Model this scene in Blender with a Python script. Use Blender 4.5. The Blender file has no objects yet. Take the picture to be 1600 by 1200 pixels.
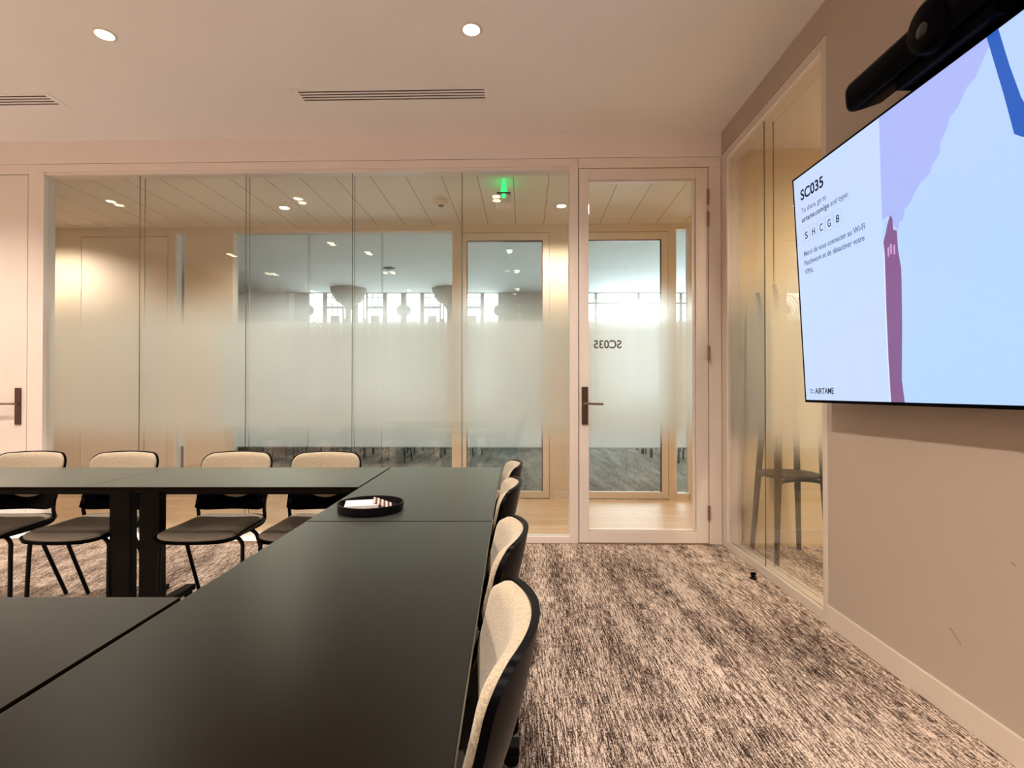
import bpy, math, random
from mathutils import Vector, Matrix
random.seed(7)
sc = bpy.context.scene
COL = sc.collection

def srgb(r, g, b, a=1.0):
    f = lambda c: (c/255/12.92) if c/255 <= 0.04045 else ((c/255+0.055)/1.055)**2.4
    return (f(r), f(g), f(b), a)

# ------------------------------------------------------------------ camera
cam_d = bpy.data.cameras.new('camera')
cam_d.sensor_fit = 'HORIZONTAL'; cam_d.sensor_width = 36.0
cam_d.lens = 36.0*820/1600
cam_d.shift_y = 0.0035
cam_d.clip_start = 0.02; cam_d.clip_end = 200
cam = bpy.data.objects.new('camera', cam_d); COL.objects.link(cam)
cam.location = (0, 0, 1.155)
cam.rotation_euler = (math.radians(90.45), 0, 0)
sc.camera = cam

# ------------------------------------------------------------------ view, world
sc.view_settings.view_transform = 'Standard'
sc.view_settings.look = 'None'
sc.view_settings.gamma = 1.0
sc.view_settings.use_curve_mapping = False
sc.view_settings.exposure = 0.0
w = bpy.data.worlds.new('world'); sc.world = w; w.use_nodes = True
bg = w.node_tree.nodes['Background']
bg.inputs['Color'].default_value = (0.86, 0.98, 1.0, 1); bg.inputs['Strength'].default_value = 7.5
sc.cycles.max_bounces = 10; sc.cycles.diffuse_bounces = 5; sc.cycles.glossy_bounces = 4
sc.cycles.transmission_bounces = 6; sc.cycles.transparent_max_bounces = 40
sc.cycles.caustics_reflective = False; sc.cycles.caustics_refractive = False
sc.cycles.sample_clamp_indirect = 6.0

WARM = (1.0, 0.88, 0.78); HALL_C = (1.0, 0.86, 0.71); SIDE_C = (1.0, 0.82, 0.62)
ROOM_W = 142.0; HALL_W = 108.0; SIDE_W = 165.0

def lamp(parent, loc, power, color=WARM, angle=130, blend=0.6, radius=0.035):
    d = bpy.data.lights.new('lamp', 'SPOT'); d.energy = power; d.color = color
    d.spot_size = math.radians(angle); d.spot_blend = blend; d.shadow_soft_size = radius
    o = bpy.data.objects.new('lamp', d); COL.objects.link(o); o.parent = parent
    o.location = loc
    return o

# daylight comes through the far windows (portals only guide the sky light)
def portal(x, y, z, sx, sz):
    d = bpy.data.lights.new('window_portal', 'AREA'); d.shape = 'RECTANGLE'; d.size = sx; d.size_y = sz
    d.cycles.is_portal = True
    o = bpy.data.objects.new('window_portal', d); COL.objects.link(o)
    o.location = (x, y, z); o.rotation_euler = (math.radians(-90), 0, 0)
portal(-2.52, 11.12, 2.05, 4.6, 2.4)
portal(3.6, 11.12, 2.05, 4.3, 2.4)

# ------------------------------------------------------------------ materials
def mat(name, color=(0.5, 0.5, 0.5, 1), rough=0.5, metal=0.0, spec=0.5, emit=None, estr=0.0, noise=None, bump=None, sheen=0, ior=0):
    m = bpy.data.materials.new(name); m.use_nodes = True
    nt = m.node_tree; p = nt.nodes['Principled BSDF']
    p.inputs['Base Color'].default_value = color; p.inputs['Roughness'].default_value = rough
    p.inputs['Metallic'].default_value = metal; p.inputs['Specular IOR Level'].default_value = spec
    if ior: p.inputs['IOR'].default_value = ior
    if sheen: p.inputs['Sheen Weight'].default_value = sheen
    if emit: p.inputs['Emission Color'].default_value = emit; p.inputs['Emission Strength'].default_value = estr
    if noise or bump:
        tc = nt.nodes.new('ShaderNodeTexCoord')
    if noise:   # (scale, amount, detail)
        n = nt.nodes.new('ShaderNodeTexNoise'); n.inputs['Scale'].default_value = noise[0]; n.inputs['Detail'].default_value = noise[2]
        nt.links.new(tc.outputs['Object'], n.inputs['Vector'])
        mr = nt.nodes.new('ShaderNodeMapRange'); mr.inputs[1].default_value = 0.3; mr.inputs[2].default_value = 0.7
        mr.inputs[3].default_value = 1-noise[1]; mr.inputs[4].default_value = 1+noise[1]
        nt.links.new(n.outputs['Fac'], mr.inputs[0])
        mx = nt.nodes.new('ShaderNodeVectorMath'); mx.operation = 'SCALE'
        mx.inputs[0].default_value = color[:3]; nt.links.new(mr.outputs[0], mx.inputs['Scale'])
        nt.links.new(mx.outputs[0], p.inputs['Base Color'])
    if bump:    # (scale, strength)
        n = nt.nodes.new('ShaderNodeTexNoise'); n.inputs['Scale'].default_value = bump[0]; n.inputs['Detail'].default_value = 4
        nt.links.new(tc.outputs['Object'], n.inputs['Vector'])
        b = nt.nodes.new('ShaderNodeBump'); b.inputs['Strength'].default_value = bump[1]; b.inputs['Distance'].default_value = 0.004
        nt.links.new(n.outputs['Fac'], b.inputs['Height']); nt.links.new(b.outputs[0], p.inputs['Normal'])
    return m

M = {}
M['wall'] = mat('wall_paint', srgb(240, 230, 224), 0.7, noise=(1.2, 0.015, 3), bump=(220, 0.12))
M['wallright'] = mat('wall_paint_dimmed', srgb(174, 158, 142), 0.7, noise=(1.2, 0.015, 3), bump=(220, 0.12))  # same room paint darkened, standing in for less light on the right wall
M['ceiling'] = mat('ceiling_paint', srgb(244, 238, 233), 0.8, noise=(1.5, 0.012, 3))
M['frame'] = mat('frame_lacquer', srgb(238, 226, 216), 0.42, noise=(3, 0.01, 2))
M['frameright'] = mat('frame_lacquer_dimmed', srgb(204, 190, 174), 0.45, noise=(3, 0.01, 2))  # frame lacquer darkened to follow the dimmed right wall
M['bead'] = mat('pale_bead', srgb(236, 224, 214), 0.4, noise=(3, 0.01, 2))
M['leaf'] = mat('door_lacquer', srgb(236, 225, 215), 0.45, noise=(2, 0.012, 2))
M['hallwall'] = mat('hall_wall_paint', srgb(220, 206, 184), 0.65, noise=(1.5, 0.015, 3))
M['hallleaf'] = mat('hall_door_lacquer', srgb(226, 214, 198), 0.5, noise=(2, 0.012, 2))
M['sidewall'] = mat('side_room_paint', srgb(232, 214, 176), 0.7, noise=(1.5, 0.02, 3))
M['farwall'] = mat('far_wall_paint', srgb(150, 152, 146), 0.75, noise=(2, 0.03, 3))
M['farceil'] = mat('far_ceiling_paint', srgb(226, 236, 238), 0.8, noise=(2, 0.02, 3))
M['bronze'] = mat('bronze_metal', srgb(96, 76, 66), 0.38, 0.85, noise=(20, 0.05, 2))
M['lever'] = mat('lever_metal', srgb(150, 124, 110), 0.28, 0.9, noise=(20, 0.04, 2))
M['blackmetal'] = mat('black_powder_coat', srgb(10, 8, 8), 0.4, 0.0, spec=0.5, ior=1.25, noise=(60, 0.1, 2))
M['blackplastic'] = mat('black_plastic', srgb(5, 4, 6), 0.3, spec=0.4, ior=1.1, noise=(50, 0.08, 2))
M['legblack'] = mat('black_table_leg', srgb(9, 7, 6), 0.5, spec=0.5, ior=1.2, noise=(40, 0.1, 2))
M['tabletop'] = mat('black_laminate', srgb(9, 7, 6), 0.42, spec=0.32, noise=(90, 0.08, 5), bump=(900, 0.05))
def laminate():
    m = bpy.data.materials.new('matt_black_laminate'); m.use_nodes = True; nt = m.node_tree; nt.nodes.clear(); L = nt.links
    o = nt.nodes.new('ShaderNodeOutputMaterial'); mx = nt.nodes.new('ShaderNodeMixShader')
    d = nt.nodes.new('ShaderNodeBsdfDiffuse'); g = nt.nodes.new('ShaderNodeBsdfGlossy'); g.inputs['Roughness'].default_value = 0.34; g.inputs['Color'].default_value = (0.92, 1.0, 0.94, 1)
    tc = nt.nodes.new('ShaderNodeTexCoord'); n = nt.nodes.new('ShaderNodeTexNoise'); n.inputs['Scale'].default_value = 120; n.inputs['Detail'].default_value = 5
    L.new(tc.outputs['Object'], n.inputs['Vector'])
    cr = nt.nodes.new('ShaderNodeValToRGB'); cr.color_ramp.elements[0].color = srgb(13, 9, 6); cr.color_ramp.elements[1].color = srgb(22, 16, 11)
    L.new(n.outputs['Fac'], cr.inputs[0]); L.new(cr.outputs[0], d.inputs['Color'])
    lw = nt.nodes.new('ShaderNodeLayerWeight'); lw.inputs['Blend'].default_value = 0.5
    pw = nt.nodes.new('ShaderNodeMath'); pw.operation = 'POWER'; pw.inputs[1].default_value = 5.6; L.new(lw.outputs['Facing'], pw.inputs[0])
    ml = nt.nodes.new('ShaderNodeMath'); ml.operation = 'MULTIPLY'; ml.inputs[1].default_value = 0.8; L.new(pw.outputs[0], ml.inputs[0])
    L.new(ml.outputs[0], mx.inputs[0]); L.new(d.outputs[0], mx.inputs[1]); L.new(g.outputs[0], mx.inputs[2]); L.new(mx.outputs[0], o.inputs[0])
    return m
M['tabletop'] = laminate()
M['edge'] = mat('table_edge_strip', srgb(60, 52, 45), 0.3, noise=(40, 0.05, 2))
M['pad'] = mat('heather_wool', srgb(172, 158, 134), 0.95, spec=0.1, noise=(230, 0.22, 6), bump=(420, 0.5), sheen=0.3)
M['seatpad'] = mat('heather_wool_shaded', srgb(150, 140, 126), 0.95, spec=0.1, noise=(230, 0.2, 6), bump=(420, 0.5), sheen=0.2)  # same wool as the backs, darkened for the shade under the tables
M['tray'] = mat('black_tray_leather', srgb(12, 8, 11), 0.4, ior=1.25, noise=(60, 0.15, 3))
M['paper'] = mat('white_paper', srgb(222, 214, 208), 0.6, noise=(30, 0.02, 2))
M['darkglass'] = mat('dark_lens', srgb(10, 9, 10), 0.08, noise=(10, 0.02, 1))
M['stand'] = mat('dark_stained_wood', srgb(52, 38, 30), 0.5, noise=(35, 0.15, 4))
M['whiteplastic'] = mat('white_plastic', srgb(228, 216, 200), 0.5, noise=(20, 0.01, 1))
M['slotdark'] = mat('dark_gap_shade', srgb(62, 40, 38), 0.8, noise=(20, 0.05, 1))  # shade inside slots, rebates and wall gaps put into one dark colour
M['iron'] = mat('grey_iron', srgb(110, 116, 112), 0.6, noise=(20, 0.05, 2))
M['glow'] = mat('lamp_diffuser', (1, 1, 1, 1), 0.5, emit=(1.0, 0.86, 0.62, 1), estr=30, noise=(20, 0.01, 1))
M['green'] = mat('green_sign_panel', srgb(20, 160, 60), 0.4, emit=(0.0, 1.0, 0.22, 1), estr=1.6, noise=(20, 0.02, 1))
M['letter'] = mat('door_lettering', srgb(96, 92, 84), 0.6, noise=(20, 0.02, 1))
M['scuff'] = mat('scuff_mark', srgb(112, 94, 80), 0.7, noise=(40, 0.1, 2))
M['fardark'] = mat('far_furniture', srgb(40, 42, 42), 0.5, noise=(20, 0.08, 2))
M['edgeglass'] = mat('glass_edge', srgb(96, 92, 70), 0.25, noise=(20, 0.05, 1))

def emis(name, col, s, var=0.0):
    m = bpy.data.materials.new(name); m.use_nodes = True; nt = m.node_tree; nt.nodes.clear()
    o = nt.nodes.new('ShaderNodeOutputMaterial'); e = nt.nodes.new('ShaderNodeEmission')
    e.inputs['Color'].default_value = col; e.inputs['Strength'].default_value = s
    g = nt.nodes.new('ShaderNodeBsdfGlossy'); g.inputs['Roughness'].default_value = 0.25; g.inputs['Color'].default_value = (0.04, 0.04, 0.04, 1)
    a = nt.nodes.new('ShaderNodeAddShader'); nt.links.new(e.outputs[0], a.inputs[0]); nt.links.new(g.outputs[0], a.inputs[1])
    if var:
        tc = nt.nodes.new('ShaderNodeTexCoord'); n = nt.nodes.new('ShaderNodeTexNoise'); n.inputs['Scale'].default_value = 1.6
        n.inputs['Detail'].default_value = 0.5
        nt.links.new(tc.outputs['Object'], n.inputs['Vector'])
        cr = nt.nodes.new('ShaderNodeValToRGB'); cr.color_ramp.elements[0].position = 0.35; cr.color_ramp.elements[1].position = 0.65
        cr.color_ramp.elements[0].color = col; cr.color_ramp.elements[1].color = (col[0]*(1-var), min(1, col[1]*(1+var*.25)), col[2], 1)
        nt.links.new(n.outputs['Fac'], cr.inputs[0]); nt.links.new(cr.outputs[0], e.inputs['Color'])
    nt.links.new(a.outputs[0], o.inputs[0]); return m
M['scr_panel'] = emis('screen_pale_panel', srgb(206, 222, 255), 1.0, 0.08)
M['scr_blue'] = emis('screen_sky_blue', srgb(190, 216, 255), 1.0, 0.06)
M['scr_lav'] = emis('screen_lavender', srgb(178, 190, 252), 1.0, 0.06)
M['scr_white'] = emis('screen_white_line', srgb(232, 240, 255), 1.0)
M['scr_maroon'] = emis('screen_maroon', srgb(142, 96, 146), 1.0, 0.1)
M['scr_pink'] = emis('screen_pink', srgb(222, 170, 222), 1.0)
M['scr_cobalt'] = emis('screen_cobalt', srgb(42, 98, 196), 1.0, 0.1)
M['scr_ink'] = emis('screen_ink', srgb(26, 30, 62), 1.0)
M['scr_ink2'] = emis('screen_ink_soft', srgb(112, 124, 176), 1.0)
M['scr_box'] = emis('screen_box_line', srgb(168, 184, 222), 1.0)

def glass_mat():
    m = bpy.data.materials.new('clear_glass'); m.use_nodes = True; nt = m.node_tree; nt.nodes.clear()
    L = nt.links
    o = nt.nodes.new('ShaderNodeOutputMaterial'); mx = nt.nodes.new('ShaderNodeMixShader')
    t = nt.nodes.new('ShaderNodeBsdfTransparent'); t.inputs['Color'].default_value = (0.982, 0.986, 0.978, 1)
    g = nt.nodes.new('ShaderNodeBsdfGlossy'); g.inputs['Roughness'].default_value = 0.0
    lw = nt.nodes.new('ShaderNodeLayerWeight'); lw.inputs['Blend'].default_value = 0.5
    pw = nt.nodes.new('ShaderNodeMath'); pw.operation = 'POWER'; pw.inputs[1].default_value = 5
    L.new(lw.outputs['Facing'], pw.inputs[0])
    mr = nt.nodes.new('ShaderNodeMapRange'); mr.inputs[3].default_value = 0.035; mr.inputs[4].default_value = 0.9
    L.new(pw.outputs[0], mr.inputs[0]); L.new(mr.outputs[0], mx.inputs[0])
    L.new(t.outputs[0], mx.inputs[1]); L.new(g.outputs[0], mx.inputs[2]); L.new(mx.outputs[0], o.inputs[0])
    return m
M['glass'] = glass_mat()

def film_mat(name, stops, tint, trans=0.6, blur=0.0):
    """etched dot film: density changes with height (it is printed that way)"""
    m = bpy.data.materials.new(name); m.use_nodes = True; nt = m.node_tree; nt.nodes.clear(); L = nt.links
    o = nt.nodes.new('ShaderNodeOutputMaterial'); mx = nt.nodes.new('ShaderNodeMixShader')
    t = nt.nodes.new('ShaderNodeBsdfTransparent')
    d = nt.nodes.new('ShaderNodeBsdfDiffuse'); d.inputs['Color'].default_value = tint
    tl = nt.nodes.new('ShaderNodeBsdfTranslucent'); tl.inputs['Color'].default_value = tint
    m2 = nt.nodes.new('ShaderNodeMixShader'); m2.inputs[0].default_value = trans
    L.new(d.outputs[0], m2.inputs[1]); L.new(tl.outputs[0], m2.inputs[2])
    if blur:
        rf = nt.nodes.new('ShaderNodeBsdfRefraction'); rf.inputs['Color'].default_value = (0.95, 0.96, 0.93, 1)
        rf.inputs['Roughness'].default_value = 0.55; rf.inputs['IOR'].default_value = 1.25
        m3 = nt.nodes.new('ShaderNodeMixShader'); m3.inputs[0].default_value = blur
        L.new(m2.outputs[0], m3.inputs[1]); L.new(rf.outputs[0], m3.inputs[2]); m2 = m3
    gm = nt.nodes.new('ShaderNodeNewGeometry'); sp = nt.nodes.new('ShaderNodeSeparateXYZ'); L.new(gm.outputs['Position'], sp.inputs[0])
    n = nt.nodes.new('ShaderNodeTexNoise'); n.inputs['Scale'].default_value = 60
    tcn = nt.nodes.new('ShaderNodeTexCoord'); L.new(tcn.outputs['Object'], n.inputs['Vector'])
    sc_ = nt.nodes.new('ShaderNodeMath'); sc_.operation = 'MULTIPLY'; sc_.inputs[1].default_value = 1/3.0; L.new(sp.outputs['Z'], sc_.inputs[0])
    cr = nt.nodes.new('ShaderNodeValToRGB'); cr.color_ramp.interpolation = 'EASE'
    el = cr.color_ramp.elements
    while len(el) < len(stops): el.new(0.5)
    for e, (z, v) in zip(el, stops): e.position = z/3.0; e.color = (v, v, v, 1)
    L.new(sc_.outputs[0], cr.inputs[0])
    wn = nt.nodes.new('ShaderNodeTexWhiteNoise'); wn.noise_dimensions = '3D'
    vs_ = nt.nodes.new('ShaderNodeVectorMath'); vs_.operation = 'SCALE'; vs_.inputs['Scale'].default_value = 2500.0
    vf = nt.nodes.new('ShaderNodeVectorMath'); vf.operation = 'FLOOR'
    L.new(gm.outputs['Position'], vs_.inputs[0]); L.new(vs_.outputs[0], vf.inputs[0]); L.new(vf.outputs[0], wn.inputs['Vector'])
    lt = nt.nodes.new('ShaderNodeMath'); lt.operation = 'LESS_THAN'; L.new(wn.outputs['Value'], lt.inputs[0]); L.new(cr.outputs[0], lt.inputs[1])
    L.new(lt.outputs[0], mx.inputs[0]); L.new(t.outputs[0], mx.inputs[1]); L.new(m2.outputs[0], mx.inputs[2]); L.new(mx.outputs[0], o.inputs[0])
    return m
M['film'] = film_mat('graded_frost_film', [(0.69, 0.0), (0.95, 0.97), (1.57, 0.97), (2.03, 0.0)], (0.80, 0.86, 0.84, 1), 0.62, 0.5)
M['film2'] = film_mat('frost_band_film', [(0.548, 0.0), (0.556, 0.9), (1.905, 0.9), (1.935, 0.0)], (0.93, 0.96, 0.94, 1), 0.7)

def carpet_mat(name='streaky_carpet', lo=srgb(56, 44, 39), hi=srgb(228, 209, 192), mid=srgb(140, 120, 106)):
    m = bpy.data.materials.new(name); m.use_nodes = True; nt = m.node_tree; L = nt.links
    p = nt.nodes['Principled BSDF']; p.inputs['Roughness'].default_value = 1; p.inputs['Specular IOR Level'].default_value = 0.05
    tc = nt.nodes.new('ShaderNodeTexCoord')
    def nz(sx, sy, scale, detail):
        mp = nt.nodes.new('ShaderNodeMapping'); mp.inputs['Scale'].default_value = (sx, sy, 1); L.new(tc.outputs['Object'], mp.inputs[0])
        n = nt.nodes.new('ShaderNodeTexNoise'); n.inputs['Scale'].default_value = scale; n.inputs['Detail'].default_value = detail
        L.new(mp.outputs[0], n.inputs['Vector']); return n.outputs['Fac']
    a = nz(12, 0.8, 13, 3); b = nz(6.5, 0.8, 1.3, 3); c = nz(1, 0.45, 260, 1); e = nz(10, 1.2, 34, 2)
    def math_(op, x, y):
        n = nt.nodes.new('ShaderNodeMath'); n.operation = op
        for i, v in enumerate((x, y)):
            if isinstance(v, (int, float)): n.inputs[i].default_value = v
            else: L.new(v, n.inputs[i])
        return n.outputs[0]
    s = math_('ADD', math_('MULTIPLY', a, 0.75), math_('MULTIPLY', b, 0.35))
    s = math_('ADD', s, math_('MULTIPLY', c, 0.5)); s = math_('ADD', s, math_('MULTIPLY', e, 0.6))
    s = math_('SUBTRACT', s, 0.60)
    cr = nt.nodes.new('ShaderNodeValToRGB'); el = cr.color_ramp.elements
    el[0].position = 0.37; el[0].color = lo; el[1].position = 0.61; el[1].color = hi
    k = el.new(0.49); k.color = mid
    L.new(s, cr.inputs[0]); L.new(cr.outputs[0], p.inputs['Base Color'])
    bp = nt.nodes.new('ShaderNodeBump'); bp.inputs['Strength'].default_value = 0.6; bp.inputs['Distance'].default_value = 0.004
    L.new(c, bp.inputs['Height']); L.new(bp.outputs[0], p.inputs['Normal'])
    return m
M['carpet'] = carpet_mat()
M['carpet2'] = carpet_mat('grey_carpet', srgb(84, 80, 74), srgb(190, 184, 174), srgb(134, 129, 120))

def wood_mat():
    m = bpy.data.materials.new('oak_floor'); m.use_nodes = True; nt = m.node_tree; L = nt.links
    p = nt.nodes['Principled BSDF']; p.inputs['Roughness'].default_value = 0.45
    tc = nt.nodes.new('ShaderNodeTexCoord')
    mp = nt.nodes.new('ShaderNodeMapping'); mp.inputs['Scale'].default_value = (1.2, 12, 1); L.new(tc.outputs['Object'], mp.inputs[0])
    n = nt.nodes.new('ShaderNodeTexNoise'); n.inputs['Scale'].default_value = 5; n.inputs['Detail'].default_value = 6; L.new(mp.outputs[0], n.inputs['Vector'])
    br = nt.nodes.new('ShaderNodeTexBrick'); L.new(tc.outputs['Object'], br.inputs['Vector'])
    br.inputs['Scale'].default_value = 1; br.inputs['Brick Width'].default_value = 1.3; br.inputs['Row Height'].default_value = 0.14
    br.inputs['Mortar Size'].default_value = 0.0012
    br.inputs['Color1'].default_value = srgb(214, 182, 146); br.inputs['Color2'].default_value = srgb(202, 168, 130); br.inputs['Mortar'].default_value = srgb(120, 86, 56)
    mr = nt.nodes.new('ShaderNodeMapRange'); mr.inputs[1].default_value = .3; mr.inputs[2].default_value = .7; mr.inputs[3].default_value = .86; mr.inputs[4].default_value = 1.1
    L.new(n.outputs['Fac'], mr.inputs[0])
    v = nt.nodes.new('ShaderNodeVectorMath'); v.operation = 'SCALE'; L.new(br.outputs['Color'], v.inputs[0]); L.new(mr.outputs[0], v.inputs['Scale'])
    L.new(v.outputs[0], p.inputs['Base Color']); return m
M['oak'] = wood_mat()

def plank_ceiling_mat():
    m = bpy.data.materials.new('jointed_metal_ceiling'); m.use_nodes = True; nt = m.node_tree; L = nt.links
    p = nt.nodes['Principled BSDF']; p.inputs['Roughness'].default_value = 0.6
    tc = nt.nodes.new('ShaderNodeTexCoord')
    mp = nt.nodes.new('ShaderNodeMapping'); mp.inputs['Rotation'].default_value = (0, 0, math.pi/2); L.new(tc.outputs['Object'], mp.inputs[0])
    br = nt.nodes.new('ShaderNodeTexBrick'); L.new(mp.outputs[0], br.inputs['Vector'])
    br.inputs['Scale'].default_value = 1; br.inputs['Brick Width'].default_value = 40; br.inputs['Row Height'].default_value = 0.3
    br.inputs['Mortar Size'].default_value = 0.003; br.inputs['Mortar Smooth'].default_value = 0
    c = srgb(236, 230, 220); br.inputs['Color1'].default_value = c; br.inputs['Color2'].default_value = srgb(232, 225, 214); br.inputs['Mortar'].default_value = srgb(140, 118, 98)
    L.new(br.outputs['Color'], p.inputs['Base Color']); return m
M['hallceil'] = plank_ceiling_mat()

def packet_mat():
    m = bpy.data.materials.new('striped_packet'); m.use_nodes = True; nt = m.node_tree; L = nt.links
    p = nt.nodes['Principled BSDF']; p.inputs['Roughness'].default_value = .5
    tc = nt.nodes.new('ShaderNodeTexCoord'); wv = nt.nodes.new('ShaderNodeTexWave'); wv.inputs['Scale'].default_value = 22
    wv.bands_direction = 'X'
    L.new(tc.outputs['Object'], wv.inputs['Vector'])
    cr = nt.nodes.new('ShaderNodeValToRGB'); cr.color_ramp.interpolation = 'CONSTANT'
    cr.color_ramp.elements[0].color = srgb(74, 26, 28); cr.color_ramp.elements[1].position = .5; cr.color_ramp.elements[1].color = srgb(226, 178, 168)
    L.new(wv.outputs['Fac'], cr.inputs[0]); L.new(cr.outputs[0], p.inputs['Base Color']); return m
M['packet'] = packet_mat()

# ------------------------------------------------------------------ mesh helpers
class MB:
    def __init__(s): s.v = []; s.f = []
    def add(s, vs, fs):
        k = len(s.v); s.v += [tuple(v) for v in vs]; s.f += [tuple(i+k for i in f) for f in fs]; return s
    def box(s, x0, x1, y0, y1, z0, z1):
        v = [(x0,y0,z0),(x1,y0,z0),(x1,y1,z0),(x0,y1,z0),(x0,y0,z1),(x1,y0,z1),(x1,y1,z1),(x0,y1,z1)]
        return s.add(v, [(0,3,2,1),(4,5,6,7),(0,1,5,4),(1,2,6,5),(2,3,7,6),(3,0,4,7)])
    def quad(s, a, b, c, d): return s.add([a, b, c, d], [(0,1,2,3)])
    def tube(s, pts, r, n=10, sub=0):
        P = [Vector(p) for p in pts]
        R = r if isinstance(r, (list, tuple)) else [r]*len(P)
        if sub:
            Q = []; RR = []
            for i in range(len(P)-1):
                p0 = P[max(i-1,0)]; p1 = P[i]; p2 = P[i+1]; p3 = P[min(i+2,len(P)-1)]
                for k in range(sub):
                    t = k/sub
                    Q.append(0.5*((2*p1)+(p2-p0)*t+(2*p0-5*p1+4*p2-p3)*t*t+(3*p1-p0-3*p2+p3)*t**3)); RR.append(R[i]*(1-t)+R[i+1]*t)
            Q.append(P[-1]); RR.append(R[-1]); P = Q; R = RR
        up = None; vs = []; fs = []
        for i, p in enumerate(P):
            d = (P[min(i+1,len(P)-1)]-P[max(i-1,0)]).normalized()
            if up is None: up = d.orthogonal().normalized()
            up = (up-d*up.dot(d)).normalized(); b = d.cross(up)
            for k in range(n):
                a = 2*math.pi*k/n; vs.append(p+(up*math.cos(a)+b*math.sin(a))*R[i])
        for i in range(len(P)-1):
            for k in range(n):
                k2 = (k+1) % n; fs.append((i*n+k, i*n+k2, (i+1)*n+k2, (i+1)*n+k))
        fs.append(tuple(range(n-1,-1,-1))); fs.append(tuple((len(P)-1)*n+k for k in range(n)))
        return s.add(vs, fs)
    def lathe(s, prof, c=(0,0,0), n=40, axis='z', closed=False):
        vs = []; fs = []; m = len(prof)
        for k in range(n):
            a = 2*math.pi*k/n
            for (r, z) in prof:
                if axis == 'z': vs.append((c[0]+r*math.cos(a), c[1]+r*math.sin(a), c[2]+z))
                elif axis == 'x': vs.append((c[0]+z, c[1]+r*math.cos(a), c[2]+r*math.sin(a)))
                else: vs.append((c[0]+r*math.sin(a), c[1]+z, c[2]+r*math.cos(a)))
        for k in range(n):
            k2 = (k+1) % n
            for i in range(m-1): fs.append((k*m+i, k2*m+i, k2*m+i+1, k*m+i+1))
            if closed: fs.append((k*m+m-1, k2*m+m-1, k2*m, k*m))
        return s.add(vs, fs)
    def grid2(s, F, B, nu, nv):
        """closed slab between two nu*nv grids of points"""
        k = len(s.v); N = nu*nv
        s.v += [tuple(p) for p in F]+[tuple(p) for p in B]
        for j in range(nv-1):
            for i in range(nu-1):
                a = j*nu+i; s.f.append((k+a, k+a+1, k+a+nu+1, k+a+nu)); s.f.append((k+N+a, k+N+a+nu, k+N+a+nu+1, k+N+a+1))
        bd = [i for i in range(nu)]+[j*nu+nu-1 for j in range(1, nv)]+[(nv-1)*nu+i for i in range(nu-2,-1,-1)]+[j*nu for j in range(nv-2,0,-1)]
        for i in range(len(bd)):
            a = bd[i]; b = bd[(i+1) % len(bd)]; s.f.append((k+b, k+a, k+N+a, k+N+b))
        return s
    def prism(s, poly, lo, hi, ax='y'):
        """extrude a 2D polygon (x,z) along y, or (x,y) along z"""
        n = len(poly)
        mk = (lambda p, h: (p[0], h, p[1])) if ax == 'y' else (lambda p, h: (p[0], p[1], h))
        vs = [mk(p, lo) for p in poly]+[mk(p, hi) for p in poly]
        fs = [tuple(range(n)), tuple(range(2*n-1, n-1, -1))]+[((i+1) % n, i, n+i, n+(i+1) % n) for i in range(n)]
        return s.add(vs, fs)
    def obj(s, name, m, parent=None, smooth=None, bevel=0, matrix=None):
        me = bpy.data.meshes.new(name); me.from_pydata(s.v, [], s.f); me.validate()
        me.materials.append(m)
        import bmesh
        bm = bmesh.new(); bm.from_mesh(me); bmesh.ops.recalc_face_normals(bm, faces=bm.faces); bm.to_mesh(me); bm.free()
        if smooth:
            me.polygons.foreach_set('use_smooth', [True]*len(me.polygons)); me.set_sharp_from_angle(angle=math.radians(smooth))
        o = bpy.data.objects.new(name, me); COL.objects.link(o)
        if parent: o.parent = parent
        if matrix is not None: o.matrix_world = matrix
        if bevel:
            b = o.modifiers.new('bevel', 'BEVEL'); b.width = bevel; b.segments = 2; b.limit_method = 'ANGLE'
        return o

def tag(o, label=None, cat=None, group=None, kind=None):
    if label: o['label'] = label
    if cat: o['category'] = cat
    if group: o['group'] = group
    if kind: o['kind'] = kind
    return o
def empty(name, loc=(0,0,0), rz=0, matrix=None):
    o = bpy.data.objects.new(name, None); COL.objects.link(o); o.empty_display_size = 0.1
    o.location = loc; o.rotation_euler = (0, 0, rz)
    if matrix is not None: o.matrix_world = matrix
    return o
def copy_tree(o, parent=None):
    c = o.copy(); COL.objects.link(c); c.parent = parent
    for ch in list(o.children): copy_tree(ch, c)
    return c
def S(o): return tag(o, kind='structure')
def text_mesh(name, s, size, m, parent, loc, rot, width=None, bold=0.0, thick=0.0004, space=1.0):
    c = bpy.data.curves.new(name, 'FONT'); c.body = s; c.size = size; c.extrude = thick; c.offset = bold; c.space_character = space
    t = bpy.data.objects.new('tmp', c); COL.objects.link(t)
    bpy.context.view_layer.update()
    me = bpy.data.meshes.new_from_object(t.evaluated_get(bpy.context.evaluated_depsgraph_get()))
    bpy.data.objects.remove(t)
    xs = [v.co.x for v in me.vertices]; x0 = min(xs); wd = max(xs)-x0
    if width:
        for v in me.vertices: v.co.x = (v.co.x-x0)*width/wd
    me.materials.clear(); me.materials.append(m)
    o = bpy.data.objects.new(name, me); COL.objects.link(o); o.parent = parent; o.location = loc; o.rotation_euler = rot
    return o

# local frames of the two walls (the corner is very slightly off square)
A_B = math.atan(0.0256); A_R = math.atan(0.012)
MBK = Matrix.Translation((0, 4.008, 0)) @ Matrix.Rotation(-A_B, 4, 'Z')     # x = u along wall, y = w away from room
MRT = Matrix.Translation((1.54, 0, 0)) @ Matrix.Rotation(-A_R, 4, 'Z')      # x = away from room, y along wall
CEIL = 3.12

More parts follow.
